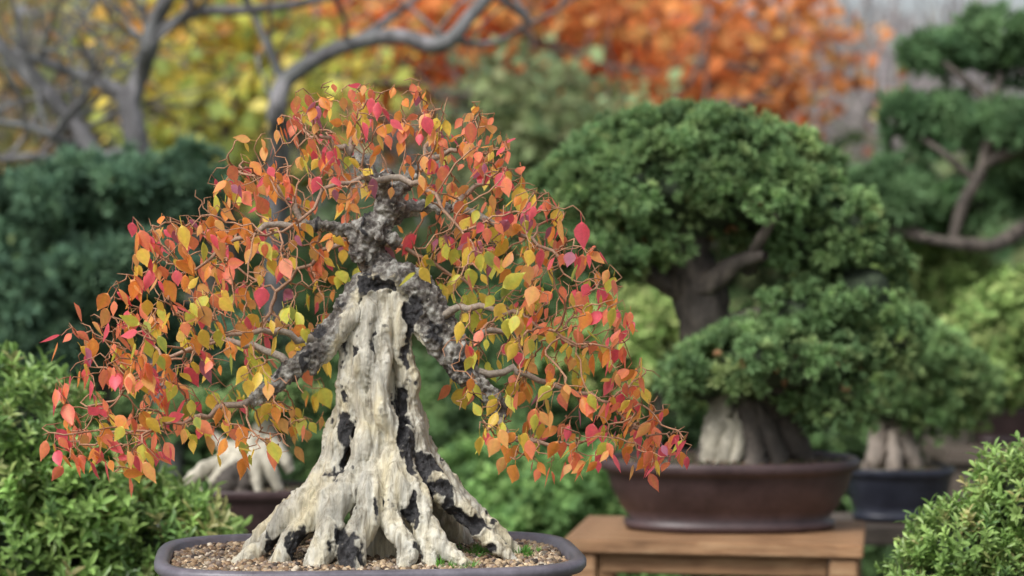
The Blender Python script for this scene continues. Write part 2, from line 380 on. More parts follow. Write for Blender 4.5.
disp = np.zeros(nv); chv = np.zeros(nv)
for i in range(nv):
    x, y, z = X[i]
    n1 = noise.noise(Vector((x * 0.05, y * 0.05, z * 0.03)))
    n2 = noise.noise(Vector((x * 0.17 + n1, y * 0.17, z * 0.016 + n1 * 0.6)))
    n3 = noise.noise(Vector((x * 0.13, y * 0.13, z * 0.09)))
    n4 = noise.noise(Vector((x * 0.3, y * 0.3, z * 0.3)))
    b_ = bk[i]
    cc = ch[i] + 0.85 * n1 + 0.6 * n3 + 0.3 * n4 + 0.35 * n2 + 0.12 * min(max(cav[i], -2), 3) - 0.05
    chv[i] = cc
    hol = min(max((cc - 0.5) * 1.6, 0), 1)
    disp[i] = 2.8 * n2 * (1 - b_) + n3 * (0.4 + 4.0 * b_) + n4 * (0.25 + 3.0 * b_ + 1.8 * hol) - 5.0 * hol * hol * (1 - 0.5 * b_) + (1.0 if 0.1 < cc < 0.5 else 0) * (1 - b_)
co += no * (disp * mm)[:, None]
tm.vertices.foreach_set('co', (co).astype(np.float32).ravel())
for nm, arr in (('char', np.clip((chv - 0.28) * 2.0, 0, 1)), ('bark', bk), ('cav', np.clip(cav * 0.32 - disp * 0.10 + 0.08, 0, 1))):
    a = tm.attributes.new(nm, 'FLOAT', 'POINT'); a.data.foreach_set('value', arr.astype(np.float32))
for p in tm.polygons: p.use_smooth = True
tm.update()
m, nt, out = new_mat('bonsai_trunk_wood')
st = noise_tex(nt, 1.0, 8, 0.7, (150, 150, 16), dist=1.0); st2 = noise_tex(nt, 1.0, 5, 0.6, (26, 26, 12), dist=0.8); fine = noise_tex(nt, 260, 5, 0.7); blot = noise_tex(nt, 75, 5, 0.65)
wood = ramp(nt, st, [(0.27, (0.2, 0.165, 0.115)), (0.40, (0.49, 0.45, 0.36)), (0.54, (0.71, 0.68, 0.58)), (0.72, (0.82, 0.80, 0.73))])
wood = mixc(nt, 0.85, wood, ramp(nt, st2, [(0.33, (0.42, 0.42, 0.41)), (0.47, (0.96, 0.97, 0.95)), (0.66, (1.08, 1.01, 0.78))]), 'MULTIPLY')
bark = ramp(nt, blot, [(0.34, (0.03, 0.026, 0.023)), (0.47, (0.14, 0.125, 0.11)), (0.58, (0.34, 0.33, 0.29)), (0.7, (0.62, 0.62, 0.57))])
def attr(n_):
    a = nt.nodes.new('ShaderNodeAttribute'); a.attribute_name = n_; return a.outputs['Fac']
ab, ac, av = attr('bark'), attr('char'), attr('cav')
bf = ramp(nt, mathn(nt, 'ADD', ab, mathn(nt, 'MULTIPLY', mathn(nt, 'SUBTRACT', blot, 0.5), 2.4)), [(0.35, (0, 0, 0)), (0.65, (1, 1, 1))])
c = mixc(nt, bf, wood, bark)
c = mixc(nt, ramp(nt, mathn(nt, 'ADD', av, mathn(nt, 'MULTIPLY', mathn(nt, 'SUBTRACT', fine, 0.5), 0.5)), [(0.27, (0, 0, 0)), (0.8, (0.92, 0.92, 0.92))]), c, (0.055, 0.042, 0.032))  # crevice shade painted into the colour as dark brown, occlusion-style
char = ramp(nt, fine, [(0.4, (0.012, 0.012, 0.013)), (0.62, (0.05, 0.048, 0.05)), (0.78, (0.16, 0.155, 0.155))])
cf = ramp(nt, mathn(nt, 'ADD', ac, mathn(nt, 'MULTIPLY', mathn(nt, 'SUBTRACT', st, 0.5), 1.4)), [(0.28, (0, 0, 0)), (0.42, (0.4, 0.4, 0.4)), (0.68, (1, 1, 1))])
c = mixc(nt, cf, c, char)
h = mathn(nt, 'ADD', mathn(nt, 'MULTIPLY', st, 1.0), mathn(nt, 'MULTIPLY', fine, 0.4))
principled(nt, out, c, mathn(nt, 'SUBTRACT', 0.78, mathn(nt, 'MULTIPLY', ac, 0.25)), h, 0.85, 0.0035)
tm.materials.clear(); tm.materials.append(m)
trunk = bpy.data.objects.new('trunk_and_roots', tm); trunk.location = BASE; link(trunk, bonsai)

# ---- branches by space colonisation
from math import sqrt
limbs = [
 [(-97,-30,170),(-120,-36,157),(-150,-44,150),(-185,-48,138),(-225,-50,130)],
 [(-76,-24,190),(-110,-10,205),(-150,0,215),(-195,10,205),(-235,10,180)],
 [(114,-20,160),(126,-22,138),(140,-30,120),(175,-34,116),(210,-36,118)],
 [(98,-16,182),(135,-10,185),(175,-5,175),(215,-5,160),(250,-8,135)],
 [(82,-14,208),(120,10,225),(165,20,222),(205,15,205)],
 [(-26,-8,400),(-48,-14,415),(-75,-16,420)],[(-26,-8,400),(-20,-10,430)],
 [(52,6,396),(80,6,405),(100,5,400)],[(52,6,396),(55,8,425)],
 [(-66,-8,330),(-105,-14,325),(-150,-18,308),(-185,-18,285)],
 [(78,-4,346),(115,-8,335),(155,-10,315),(190,-10,290)],
 [(-20,90,318),(-60,120,300),(-110,130,260)],[(-20,90,318),(40,125,300),(100,130,260)],
 [(20,-64,376),(55,-90,365),(90,-105,320)],[(20,-64,376),(-30,-90,370),(-80,-105,320)],
 [(-66,-8,330),(-90,-10,360),(-120,-10,375)],[(78,-4,346),(100,0,370),(120,0,380)],
 [(-58,-18,212),(-90,-40,225),(-130,-60,225),(-180,-70,205)],
 [(66,-12,238),(95,-40,250),(140,-60,245),(185,-70,220)],
]
poly = np.array([(-335,115),(-305,195),(-300,250),(-262,252),(-240,305),(-222,345),(-178,350),(-165,385),(-118,425),(-95,458),(-55,460),(-20,482),(15,472),(40,484),(65,462),(112,452),(135,425),(155,380),(205,350),(218,310),(252,282),(258,215),(295,170),(325,108),(280,88),(215,98),(165,92),(108,112),(82,158),(62,222),(-35,228),(-48,175),(-58,118),(-90,102),(-175,108),(-225,92),(-325,100)], float)
def inside(x, y):
    r = False; j = len(poly) - 1
    for i in range(len(poly)):
        xi, yi = poly[i]; xj, yj = poly[j]
        if (yi > y) != (yj > y) and x < (xj - xi) * (y - yi) / (yj - yi) + xi: r = not r
        j = i
    return r
att = []
while len(att) < 1900:
    x, z = rng.uniform(-335, 325), rng.uniform(85, 485)
    if not inside(x, z): continue
    hd = 190 * sqrt(max(0.02, 1 - (x / 345) ** 2)) * sqrt(max(0.03, 1 - max(0, (z - 230) / 258) ** 2))
    y = rng.uniform(-hd, hd)
    rr = sqrt((x / 330) ** 2 + (y / 190) ** 2 + (max(0, z - 200) / 270) ** 2)
    if rng.random() > 0.35 + rr: continue
    if noise.noise(Vector((x / 60, y / 60, z / 45))) < -0.24: continue
    if y < 10 and abs(x) < 62 and z < 350 and rng.random() < 0.90: continue
    if y < -20 and abs(x - 10) < 45 and z < 265: continue
    att.append((x, y, z))
att = np.array(att)
pos = []; par = []; srad = []
for L in limbs:
    S = smooth_path(L, 4); r0 = 4.6 if len(L) > 3 else 3.8
    for i, p in enumerate(S):
        p = p + (rng.normal(0, 2.4, 3) if i else 0)
        pos.append(p); par.append(-1 if i == 0 else len(pos) - 2); srad.append(r0 * (1 - 0.75 * i / (len(S) - 1)))
ns = len(pos); pos = list(pos)
PA = np.array(pos); kids = np.zeros(ns, int)
D2 = np.linalg.norm(att[:, None] - PA[None], axis=2); nid = D2.argmin(1); nd = D2.min(1); alive = np.ones(len(att), bool)
step, kill = 9.0, 10.0
for it in range(110):
    idx = np.where(alive)[0]
    if len(idx) == 0: break
    acc = {}
    for a in idx:
        acc.setdefault(nid[a], np.zeros(3)); acc[nid[a]] += norm(att[a] - PA[nid[a]])
    newp, newpar = [], []
    for k, v in acc.items():
        if kids[k] >= 3: continue
        d = norm(norm(v) + rng.normal(0, 0.32, 3) + np.array([0, 0, 0.02]))
        newp.append(PA[k] + d * step * rng.uniform(0.8, 1.2)); newpar.append(k); kids[k] += 1
    if not newp: break
    newp = np.array(newp); o = len(PA)
    PA = np.vstack([PA, newp]); par += newpar; kids = np.concatenate([kids, np.zeros(len(newp), int)])
    dd = np.linalg.norm(att[:, None] - newp[None], axis=2); j = dd.argmin(1); m_ = dd[np.arange(len(att)), j]
    up_ = m_ < nd; nid[up_] = j[up_] + o; nd[up_] = m_[up_]
    alive &= nd > kill
nn_ = len(PA); par = np.array(par); acc = np.zeros(nn_); rad = np.zeros(nn_); EXP = 2.65
for i in range(nn_ - 1, -1, -1):
    rad[i] = max(0.55, acc[i] ** (1 / EXP))
    if par[i] >= 0: acc[par[i]] += rad[i] ** EXP
rad = np.minimum(rad, 4.2)
rad[:ns] = np.maximum(rad[:ns] * 0.8, np.array(srad))
children = [[] for _ in range(nn_)]
for i in range(nn_):
    if par[i] >= 0: children[par[i]].append(i)
items = []
starts = [(i, -1) for i in range(nn_) if par[i] < 0]
while starts:
    i, p0 = starts.pop(); ch_ = ([PA[p0]] if p0 >= 0 else []); rs = ([rad[i]] if p0 >= 0 else [])
    k = i
    while True:
        ch_.append(PA[k]); rs.append(rad[k]); c_ = children[k]
        if not c_: break
        b = max(c_, key=lambda q: rad[q])
        for q in c_:
            if q != b: starts.append((q, k))
        k = b
    if len(ch_) >= 2:
        rs = np.array(rs); rs[-1] *= 0.5
        items.append((np.array(ch_) * mm + BASE, rs * mm))
def twigcol(R):
    t = np.clip((R / mm - 0.7) / 3.0, 0, 1)[:, None]
    return np.array([0.42, 0.22, 0.13]) * (1 - t) + np.array([0.32, 0.28, 0.235]) * t
tubes('branches_and_twigs', items, M_TWIG, 6, 0.07, bonsai, twigcol)

# ---- leaves
t_ = np.array([0, 0.12, 0.3, 0.5, 0.7, 0.86, 1.0]); w_ = np.array([0, 0.18, 0.30, 0.285, 0.175, 0.065, 0])
LV, LF, edge = [], [], []
LV += [(-0.012, 0, 0.35), (0.012, 0, 0.35), (0.014, 0, 0), (-0.014, 0, 0)]; edge += [0.3] * 4; LF += [(0, 1, 2), (0, 2, 3)]
o = 4
for t, w in zip(t_, w_):
    cz = -t; cy = 0.12 * t * t - 0.03
    LV += [(-w, cy + 0.26 * w, cz), (0, cy, cz), (w, cy + 0.26 * w, cz)]; edge += [1.0, 0.0, 1.0]
for i in range(6):
    a = o + 3 * i
    for s in (0, 1): LF += [(a + s, a + s + 1, a + 4 + s), (a + s, a + 4 + s, a + 3 + s)]
LV = np.array(LV); LF = np.array(LF); edge = np.array(edge) * 0.75
cand = np.where((rad < 1.5) & (np.arange(nn_) >= ns))[0]
P = PA[cand]; rr = np.sqrt((P[:, 0] / 330) ** 2 + (P[:, 1] / 190) ** 2 + (np.maximum(0, P[:, 2] - 200) / 270) ** 2)
tip = np.array([len(children[i]) == 0 for i in cand])
pr = np.clip(0.08 + 0.6 * (rr - 0.42), 0.06, 0.6) + tip * 0.42
mid = (np.abs(P[:, 0]) < 90) & (P[:, 2] < 375) & (P[:, 1] < 30); pr = np.where(mid, pr * 0.36, pr)
topz = (P[:, 2] > 400) & (rng.random(len(P)) < 0.2); pr = np.where(topz, pr * 0.3, pr)
sel = rng.random(len(cand)) < pr * 0.9
P = P[sel]; rr = rr[sel]
extra = rng.random(len(P)) < 0.25; P = np.vstack([P, P[extra] + rng.normal(0, 5, (extra.sum(), 3))]); rr = np.concatenate([rr, rr[extra]])
nl = len(P); print('nodes', nn_, 'leaves', nl)
size = rng.uniform(12, 23, nl) * np.where(rng.random(nl) < 0.15, 1.25, 1.0) * np.where(P[:, 2] > 390, 0.85, 1)
ax = norm(np.stack([rng.normal(0, 0.42, nl) + P[:, 0] / 900, rng.normal(0, 0.42, nl), np.full(nl, 1.0)], 1))
flip = rng.random(nl) < 0.08; ax[flip] = norm(rng.normal(0, 1, (flip.sum(), 3)) + [0, 0, 0.3])
outd = norm(np.stack([P[:, 0] / 330, P[:, 1] / 190, np.full(nl, 0.25)], 1) + rng.normal(0, 0.75, (nl, 3)) + np.array([0, -0.25, 0]))
nrm = norm(outd - ax * np.sum(outd * ax, 1, keepdims=True)); sx = np.cross(nrm, ax)
wsc = rng.uniform(0.8, 1.15, nl)[:, None]
ML = np.stack([sx * wsc, -nrm * rng.uniform(-0.3, 1.8, (nl, 1)), ax], axis=2) * (size * mm)[:, None, None]
T = (P - ax * size[:, None] * 0.35) * mm + BASE
c_or, c_lo, c_co, c_pk, c_ma, c_ye, c_yg, c_gr = [np.array(c) for c in ((.97,.33,.07),(.97,.50,.18),(.97,.24,.15),(.93,.14,.19),(.50,.17,.26),(.96,.70,.10),(.70,.74,.12),(.34,.45,.10))]
pals = [c_or, c_lo, c_co, c_pk, c_ma, c_ye, c_yg, c_gr]
cols = np.zeros((nl, 3)); edc = np.zeros((nl, 3))
for i in range(nl):
    x, y, z = P[i]; nz = noise.noise(Vector(P[i] / 45.0)); nz2 = noise.noise(Vector(P[i] / 40.0 + 30.0))
    yel = 1.2 * math.exp(-((x - 60) / 130) ** 2 - ((z - 230) / 85) ** 2) + 0.8 * math.exp(-((x + 120) / 90) ** 2 - ((z - 180) / 80) ** 2) + nz * 0.8 - 0.3 * (rr[i] - 0.6)
    yel = min(max(yel, 0), 1); redd = min(max((rr[i] - 0.55) * 1.1 + nz2 * 1.2 + (0.5 if x > 160 or x < -180 else 0), 0), 1)
    w = np.array([0.9, 0.9, 0.6 + 2.0 * redd, 0.10 + 1.3 * redd, 0.14, 0.5 + 2.0 * yel, 0.12 + 2.2 * yel, 0.02 + 0.4 * yel]); w[:4] *= (1 - 0.65 * yel)
    w /= w.sum(); k = rng.choice(8, p=w); base = pals[k]; k2 = rng.choice(8, p=w)
    cols[i] = base * rng.uniform(0.9, 1.1); cols[i] = cols[i] * 0.82 + pals[5] * 0.18 if k < 3 else cols[i]
    edc[i] = base * 0.5 + (pals[[2, 2, 3, 3, 4, 1, 5, 6][k]] * 0.7 + pals[k2] * 0.3) * 0.5
scatter('autumn_leaves', LV, LF, ML, T, cols, M_LEAF, vcol=(edc, edge), smooth=True, parent=bonsai)

# ---- pot, gravel, stand
ROT = math.radians(6)
POTC = (-0.143, 2.425, 0.909)
pt = empty('bonsai_pot')
prof = [(0.05, -0.10), (0.045, -0.10), (0.042, -0.085), (0.03, -0.06), (0.018, -0.035), (0.014, -0.02), (0.013, -0.014), (0.003, -0.012), (0.0, -0.008), (0.0, -0.003), (0.003, 0.0), (0.011, 0.0), (0.014, -0.003), (0.016, -0.02), (0.016, -0.05)]
pot('pot_body', 0.425, 0.305, prof, 4.0, M_POTBLUE, POTC, ROT, pt)
pot('pot_soil', 0.395, 0.275, [(0, -0.03), (0, -0.014), (0.03, -0.010), (0.08, -0.007)], 4.0, M_SOIL, POTC, ROT, pt)
gp = [(0.36, 0.25, 0.15), (0.52, 0.40, 0.26), (0.2, 0.12, 0.07), (0.05, 0.04, 0.035), (0.64, 0.57, 0.45), (0.28, 0.22, 0.18)]
gravel('pot_gravel', 0.39, 0.27, 4.0, (POTC[0], POTC[1], POTC[2] - 0.010), ROT, 7500, 0.0035, gp, [3, 3, 2, 2.8, 1.4, 2], 0.006, pt)
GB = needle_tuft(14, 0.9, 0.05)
mp = np.array([(x, y, 0.0) for x, y in rng.normal(0, 1, (90, 2)) * [0.026, 0.016] + [0.110, 0.01]] + [(x, y, 0) for x, y in rng.normal(0, 1, (14, 2)) * [0.009, 0.006] + [0.085, -0.085]])
mp = mp + np.array([BASE[0], BASE[1], BASE[2] - 0.003])
scatter('moss_sprigs', GB[0], GB[1], frames(np.array([0, 0, 1.0]) + rng.normal(0, .3, mp.shape), 0.012 * rng.uniform(0.5, 1.3, len(mp))), mp, palette(len(mp), [(0.1, 0.28, 0.04), (0.16, 0.34, 0.07)]), M_SHRUB, vf=GB[2], parent=pt)
st_ = empty('display_stand')
box('stand_top', (0.5, 0.36, 0.03), (POTC[0], POTC[1], POTC[2] - 0.1155), M_WOODD, ROT, parent=st_)
for sx_ in (-1, 1):
    for sy_ in (-1, 1):
        q = rotz(np.array([sx_ * 0.21, sy_ * 0.14, 0]), ROT)
        box('stand_leg', (0.04, 0.04, 0.778), (POTC[0] + q[0], POTC[1] + q[1], 0.389), M_WOODD, ROT, parent=st_)

# ============================================================ LARGE GREEN BONSAI
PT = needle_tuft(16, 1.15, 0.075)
f = fr(3.627); tree = empty('green_juniper_bonsai')
E = [ell(f,680,185,104,60,0,95), ell(f,588,198,60,48,0,75), ell(f,762,192,78,56,0,80), ell(f,600,248,60,30,-.02,65), ell(f,822,238,56,46,0,65), ell(f,860,292,46,42,-.02,55),
     ell(f,690,228,56,28,.05,65), ell(f,818,312,58,28,-.03,50), ell(f,772,362,94,32,-.08,60), ell(f,828,396,42,22,-.06,40), ell(f,700,384,32,20,-.05,36),
     ell(f,690,148,62,30,0,65), ell(f,640,168,68,38,.03,75), ell(f,735,160,60,38,.02,75), ell(f,558,214,34,34,0,45), ell(f,886,338,28,24,0,38), ell(f,850,345,40,22,-.02,45)]
gpal = [(0.17, 0.28, 0.12), (0.21, 0.34, 0.145), (0.29, 0.42, 0.17), (0.14, 0.23, 0.11), (0.42, 0.48, 0.20)]
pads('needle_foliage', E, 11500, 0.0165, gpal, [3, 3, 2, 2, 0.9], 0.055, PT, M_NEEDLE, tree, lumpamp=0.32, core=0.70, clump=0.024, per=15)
bp = ellipsoid_points([E[2], E[6], E[3], E[8]], 130, 0.04, 0.2)[0]
scatter('dead_needles', PT[0], PT[1], frames(rnd_dir(len(bp)) + [0, -0.5, 0.3], 0.014 * np.ones(len(bp))), bp, palette(len(bp), [(0.45, 0.27, 0.15), (0.36, 0.22, 0.12)]), M_NEEDLE, parent=tree)
def pp(f, L): return [(*f(a, b, dy), r * f.u) for a, b, dy, r in L]
tr = [path(pp(f, L)) for L in (
 [(755,470,0,44),(750,440,0,36),(735,400,0,28),(712,350,0,26),(700,300,0,27),(690,260,.01,24),(690,210,0,14)],
 [(700,466,-.03,8),(712,440,-.03,14),(728,400,-.02,16),(708,350,-.02,14)],
 [(812,468,-.02,7),(790,440,-.02,16),(765,405,-.01,20),(730,360,-.01,14)],
 [(712,340,0,16),(750,320,-.02,12),(800,310,-.04,9),(850,300,-.02,6)],
 [(700,300,0,14),(660,280,0,10),(610,250,0,7)], [(735,390,-.02,12),(770,385,-.06,8),(815,395,-.07,5)], [(720,370,-.02,9),(700,385,-.06,6)],
 [(752,466,-.07,13),(748,430,-.05,14),(735,380,-.03,12)],[(776,468,-.06,9),(764,436,-.05,13),(745,390,-.03,10)],[(745,270,-.03,8),(755,240,-.08,6),(770,215,-.1,4)],[(700,290,-.02,14),(735,262,-.05,9),(760,255,-.08,5)])]
tubes('trunk', tr, M_PBARK, 14, 0.09, tree)
tubes('exposed_deadwood', [path(pp(f, L)) for L in ([(703,466,-.045,6),(710,445,-.05,12),(716,420,-.045,14),(722,390,-.03,8),(718,365,-.02,3)],[(716,468,-.06,6),(722,446,-.06,10),(726,418,-.05,8)],[(726,466,-.07,4),(735,440,-.065,7),(735,405,-.045,4)])], M_DEAD, 14, 0.12, tree)
pb = empty('bonsai_pot')
def small_pot(parent, f, px, py_rim, wpx, hpx, depth_ratio, mat, dy=0, e=2.4, rot=0):
    w = wpx * f.u; h = hpx * f.u; loc = f(px, py_rim, dy)
    pf = [(w * .13, -h), (w * .10, -h), (w * .095, -h * .9), (w * .12, -h * .87), (w * .085, -h * .7), (w * .045, -h * .42), (w * .03, -h * .22), (w * .028, -h * .17), (w * .004, -h * .15), (0, -h * .1), (0, -h * .03), (w * .005, 0), (w * .03, 0), (w * .035, -h * .05), (w * .04, -h * .3)]
    pot('pot_body', w, w * depth_ratio, pf, e, mat, loc, rot, parent)
    pot('pot_soil', w * .92, w * (depth_ratio - .08), [(0, -h * .3), (0, -h * .12), (w * .1, -h * .05), (w * .25, -h * .0)], e, M_SOIL, loc, rot, parent)
    gravel('pot_gravel', w * .9, w * (depth_ratio - .1), e, (loc[0], loc[1], loc[2] - h * .1), rot, 1500, 0.0045, [(0.12, 0.08, 0.05), (0.05, 0.04, 0.03), (0.2, 0.16, 0.1), (0.05, 0.08, 0.03)], [3, 3, 1, 2], h * .1, parent)
    return loc, h
loc, h = small_pot(pb, f, 729, 457, 260, 69, 0.66, M_POTBROWN)
tb = empty('wooden_table'); TR = math.radians(-9); zt = loc[2] - h - 0.002
def tpart(nm, size, off):
    q = rotz(np.array([off[0], off[1], 0.0]), TR); box(nm, size, (f(717, 0)[0] + q[0], 3.60 + q[1], zt + off[2]), M_WOOD, TR, 0.0025, tb)
for i in range(5): tpart('top_board', (0.43, 0.0565, 0.02), (0, -0.118 + i * 0.059, -0.010))
tpart('apron_front', (0.33, 0.018, 0.028), (0, -0.118, -0.036)); tpart('apron_back', (0.33, 0.018, 0.028), (0, 0.118, -0.036))
tpart('apron_side', (0.018, 0.19, 0.028), (0.187, 0, -0.036)); tpart('apron_side', (0.018, 0.19, 0.028), (-0.187, 0, -0.036))
for a in (-1, 1):
    for b in (-1, 1): tpart('leg', (0.04, 0.04, zt - 0.0215), (a * 0.187, b * 0.120, -0.0215 - (zt - 0.0215) / 2))
tpart('stretcher', (0.33, 0.02, 0.03), (0, 0.118, -0.45)); tpart('stretcher', (0.33, 0.02, 0.03), (0, -0.118, -0.45))

# ============================================================ SMALL GREEN BONSAI, right
f = fr(4.25); t2 = empty('green_juniper_bonsai')
E = [ell(f,925,372,52,32,0,45), ell(f,905,345,38,24,.03,40), ell(f,958,392,30,24,0,35), ell(f,885,395,34,26,-.02,30), ell(f,925,408,34,16,0,30)]
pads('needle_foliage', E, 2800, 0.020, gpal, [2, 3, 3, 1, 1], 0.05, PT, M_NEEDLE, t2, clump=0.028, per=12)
M_PALE = bark_mat('pale_bark', (0.15, 0.11, 0.09), (0.5, 0.42, 0.34), (0.36, 0.3, 0.25), 60)
tubes('trunk', [path(pp(f, L)) for L in ([(890,475,0,22),(888,450,0,17),(893,425,0,13),(905,400,0,10),(915,375,0,5)],[(865,472,-.03,7),(874,452,-.03,10),(880,425,-.01,9),(890,400,0,5)],[(915,474,-.03,7),(908,452,-.03,9),(900,425,-.01,8)],[(888,474,-.06,7),(890,455,-.05,8),(890,430,-.03,6)])], M_PALE, 12, 0.14, t2)
p2 = empty('bonsai_pot'); loc, h = small_pot(p2, f, 898, 466, 112, 52, 0.8, M_POTDARK)
s2 = empty('display_bench')
zb = loc[2] - h - 0.002
box('bench_top', (0.26, 0.24, 0.03), (loc[0], loc[1], zb - 0.016), M_WOODD, 0.1, parent=s2)
for a in (-1, 1):
    for b in (-1, 1): box('bench_leg', (0.04, 0.04, zb - 0.033), (loc[0] + a * 0.1, loc[1] + b * 0.09, (zb - 0.033) / 2), M_WOODD, 0.1, parent=s2)

# ============================================================ LEFT REAR POT with driftwood
f = fr(3.5); t3 = empty('driftwood_bonsai')
dw = [[(240,492,0,30),(240,470,0,26),(252,452,0,20),(262,435,0,12),(266,410,0,7)],[(186,484,-.02,5),(205,470,-.02,8),(228,458,-.01,9),(250,440,0,9)],[(292,470,-.02,5),(282,452,-.02,7),(268,436,-.01,8)],
      [(205,492,-.04,4),(222,474,-.04,7),(240,456,-.02,8)],[(262,490,-.05,5),(258,470,-.04,7),(258,448,-.02,8)],[(282,488,-.04,5),(272,464,-.04,7),(262,444,-.02,8)],[(240,460,0,8),(215,440,.02,6),(200,420,.03,3)]]
tubes('bleached_trunk', [path(pp(f, L)) for L in dw], M_DEAD, 12, 0.14, t3)
tubes('dark_trunk', [path(pp(f, L)) for L in ([(230,492,-.05,12),(234,476,-.05,13),(244,462,-.035,6)],[(246,494,-.06,9),(246,480,-.05,9),(250,466,-.04,4)])], M_PBARK, 10, 0.15, t3)
ell3 = [ell(f,270,400,45,18,.02,35), ell(f,195,412,28,12,.05,30)]
pads('needle_foliage', ell3, 900, 0.02, gpal, None, 0.05, PT, M_NEEDLE, t3)
p3 = empty('bonsai_pot'); loc, h = small_pot(p3, f, 246, 486, 156, 58, 0.7, M_POTBROWN)
s3 = empty('display_bench'); zb = loc[2] - h - 0.002
box('bench_top', (0.4, 0.3, 0.03), (loc[0], loc[1], zb - 0.016), M_WOODD, 0, parent=s3)
for a in (-1, 1):
    for b in (-1, 1): box('bench_leg', (0.04, 0.04, zb - 0.033), (loc[0] + a * 0.16, loc[1] + b * 0.11, (zb - 0.033) / 2), M_WOODD, 0, parent=s3)

# ============================================================ SHRUBS near
RS = sprig()
RS6 = sprig(7, 0.55, 0.12)
def shrub(name, D, blobs, n, size, pal, wts=None, lump=0.08, core=0.72, under=-0.4, base=RS6, lo=0.7, up=0.7, clump=0.0, per=12):
    f = fr(D); g = empty(name); E = [ell(f, *b) for b in blobs]
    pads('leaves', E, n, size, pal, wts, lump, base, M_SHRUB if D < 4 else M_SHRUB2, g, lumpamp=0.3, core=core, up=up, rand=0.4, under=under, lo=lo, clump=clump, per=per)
    st = []
    for e in E:
        for _ in range(4):
            a = np.array(e[:3]) + rng.normal(0, 0.4, 3) * np.array(e[3:]); g0 = np.array([a[0] + rng.normal(0, .05), a[1] + rng.normal(0, .05), 0]); g0[:2] = g0[:2] * .5 + np.array(e[:2]) * .5
            S = smooth_path([g0, (g0 + a) / 2 + rng.normal(0, .02, 3), a], 5); st.append((S, np.linspace(0.009, 0.003, len(S))))
    tubes('stems', st, M_PBARK, 6, 0.1, g); return g
azp = [(0.20, 0.33, 0.09), (0.27, 0.42, 0.12), (0.37, 0.52, 0.16), (0.12, 0.22, 0.07), (0.50, 0.44, 0.20)]
shrub('azalea_shrub', 3.05, [(10,450,70,60,0,80),(80,510,66,54,0,80),(150,555,62,42,0,70),(195,585,44,38,0,60),(40,585,110,85,0,100),(130,650,120,85,0,100),(40,760,130,160,0,110)], 3100, 0.042, azp, [3, 3, 2, 1.5, 0.5], core=0.6, lo=0.6, base=RS, up=0.9)
shrub('azalea_shrub', 2.75, [(1022,510,38,44,0,60),(966,554,46,34,0,60),(1000,598,80,55,0,80),(928,582,30,20,0,40),(1010,720,110,150,0,90)], 2400, 0.028, azp, [2, 3, 3, 1, 0.9], lump=0.05, core=0.6, lo=0.6, base=RS, up=0.9)
# ============================================================ MID GROUND
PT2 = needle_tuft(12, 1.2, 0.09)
bpal = [(0.11, 0.20, 0.13), (0.15, 0.26, 0.16), (0.21, 0.33, 0.19), (0.09, 0.155, 0.11)]
f = fr(4.9); g = empty('cloud_pruned_pine')
E = [ell(f,110,190,70,18), ell(f,165,222,44,14), ell(f,45,240,54,14,.1), ell(f,130,274,66,17,-.1), ell(f,25,298,50,16), ell(f,120,326,68,19,.1), ell(f,40,354,58,24), ell(f,190,188,26,20), ell(f,178,345,44,22), ell(f,15,202,32,10,.1)]
pads('needle_foliage', E, 4600, 0.032, bpal, None, 0.08, PT2, M_NEEDLE, g, lumpamp=0.5, clump=0.040, per=12, core=0.5)
tubes('trunk', [path(pp(f, L)) for L in ([(120,800,.1,16),(110,560,.1,15),(90,400,.1,13),(115,300,.1,11),(105,240,.05,9),(110,200,0,5)],[(105,330,.1,8),(60,300,.05,6),(25,295,0,4)],[(108,260,.05,7),(60,240,.1,4)],[(110,300,.1,7),(150,280,0,5)],[(108,240,.05,6),(160,225,0,4)])], M_PBARK, 10, 0.08, g)
f = fr(5.6); g = empty('pine_tree')
E = [ell(f,922,122,30,14), ell(f,962,137,38,12), ell(f,1012,134,42,15,-.1), ell(f,985,108,30,9,.1), ell(f,945,54,34,11), ell(f,1000,64,42,15,.1), ell(f,985,32,40,8), ell(f,885,205,42,17), ell(f,945,225,34,11,.1), ell(f,1012,192,42,14,.1), ell(f,850,192,22,10), ell(f,1042,160,48,16), ell(f,905,180,25,7), ell(f,972,204,28,9)]
pads('needle_foliage', E, 3800, 0.038, [(0.12, 0.22, 0.11), (0.17, 0.29, 0.14), (0.23, 0.36, 0.17)], None, 0.1, PT2, M_NEEDLE, g, lumpamp=0.4, clump=0.035, per=12, core=0.5)
tubes('trunk', [path(pp(f, L)) for L in ([(1090,800,.2,22),(1085,500,.2,20),(1070,320,.1,17),(1040,228,0,10),(985,245,-.1,7),(930,240,-.1,5),(880,228,0,4)],[(945,240,-.1,5),(955,205,-.1,6),(975,165,-.1,6),(985,110,-.1,5),(1000,75,0,4)],[(975,165,-.1,6),(1005,153,-.1,6),(1040,152,0,7),(1085,160,.1,8),(1085,300,.2,12)],[(985,110,-.1,4),(960,85,-.1,4),(935,65,-.1,2.5)],[(920,240,-.1,4),(895,215,0,3)],[(965,180,-.1,4),(930,150,-.1,3),(915,135,0,2)])], M_PBARK, 10, 0.08, g)
lg = [(0.26, 0.38, 0.13), (0.34, 0.48, 0.16), (0.19, 0.3, 0.10), (0.44, 0.49, 0.2)]
shrub('boxwood_shrub', 5.8, [(935,290,48,36),(905,320,40,30),(965,310,40,34),(930,350,60,40)], 1800, 0.055, lg, lump=0.12)
shrub('boxwood_shrub', 5.0, [(1005,350,42,34),(1035,330,45,40),(985,385,35,28)], 1300, 0.05, lg, lump=0.12)
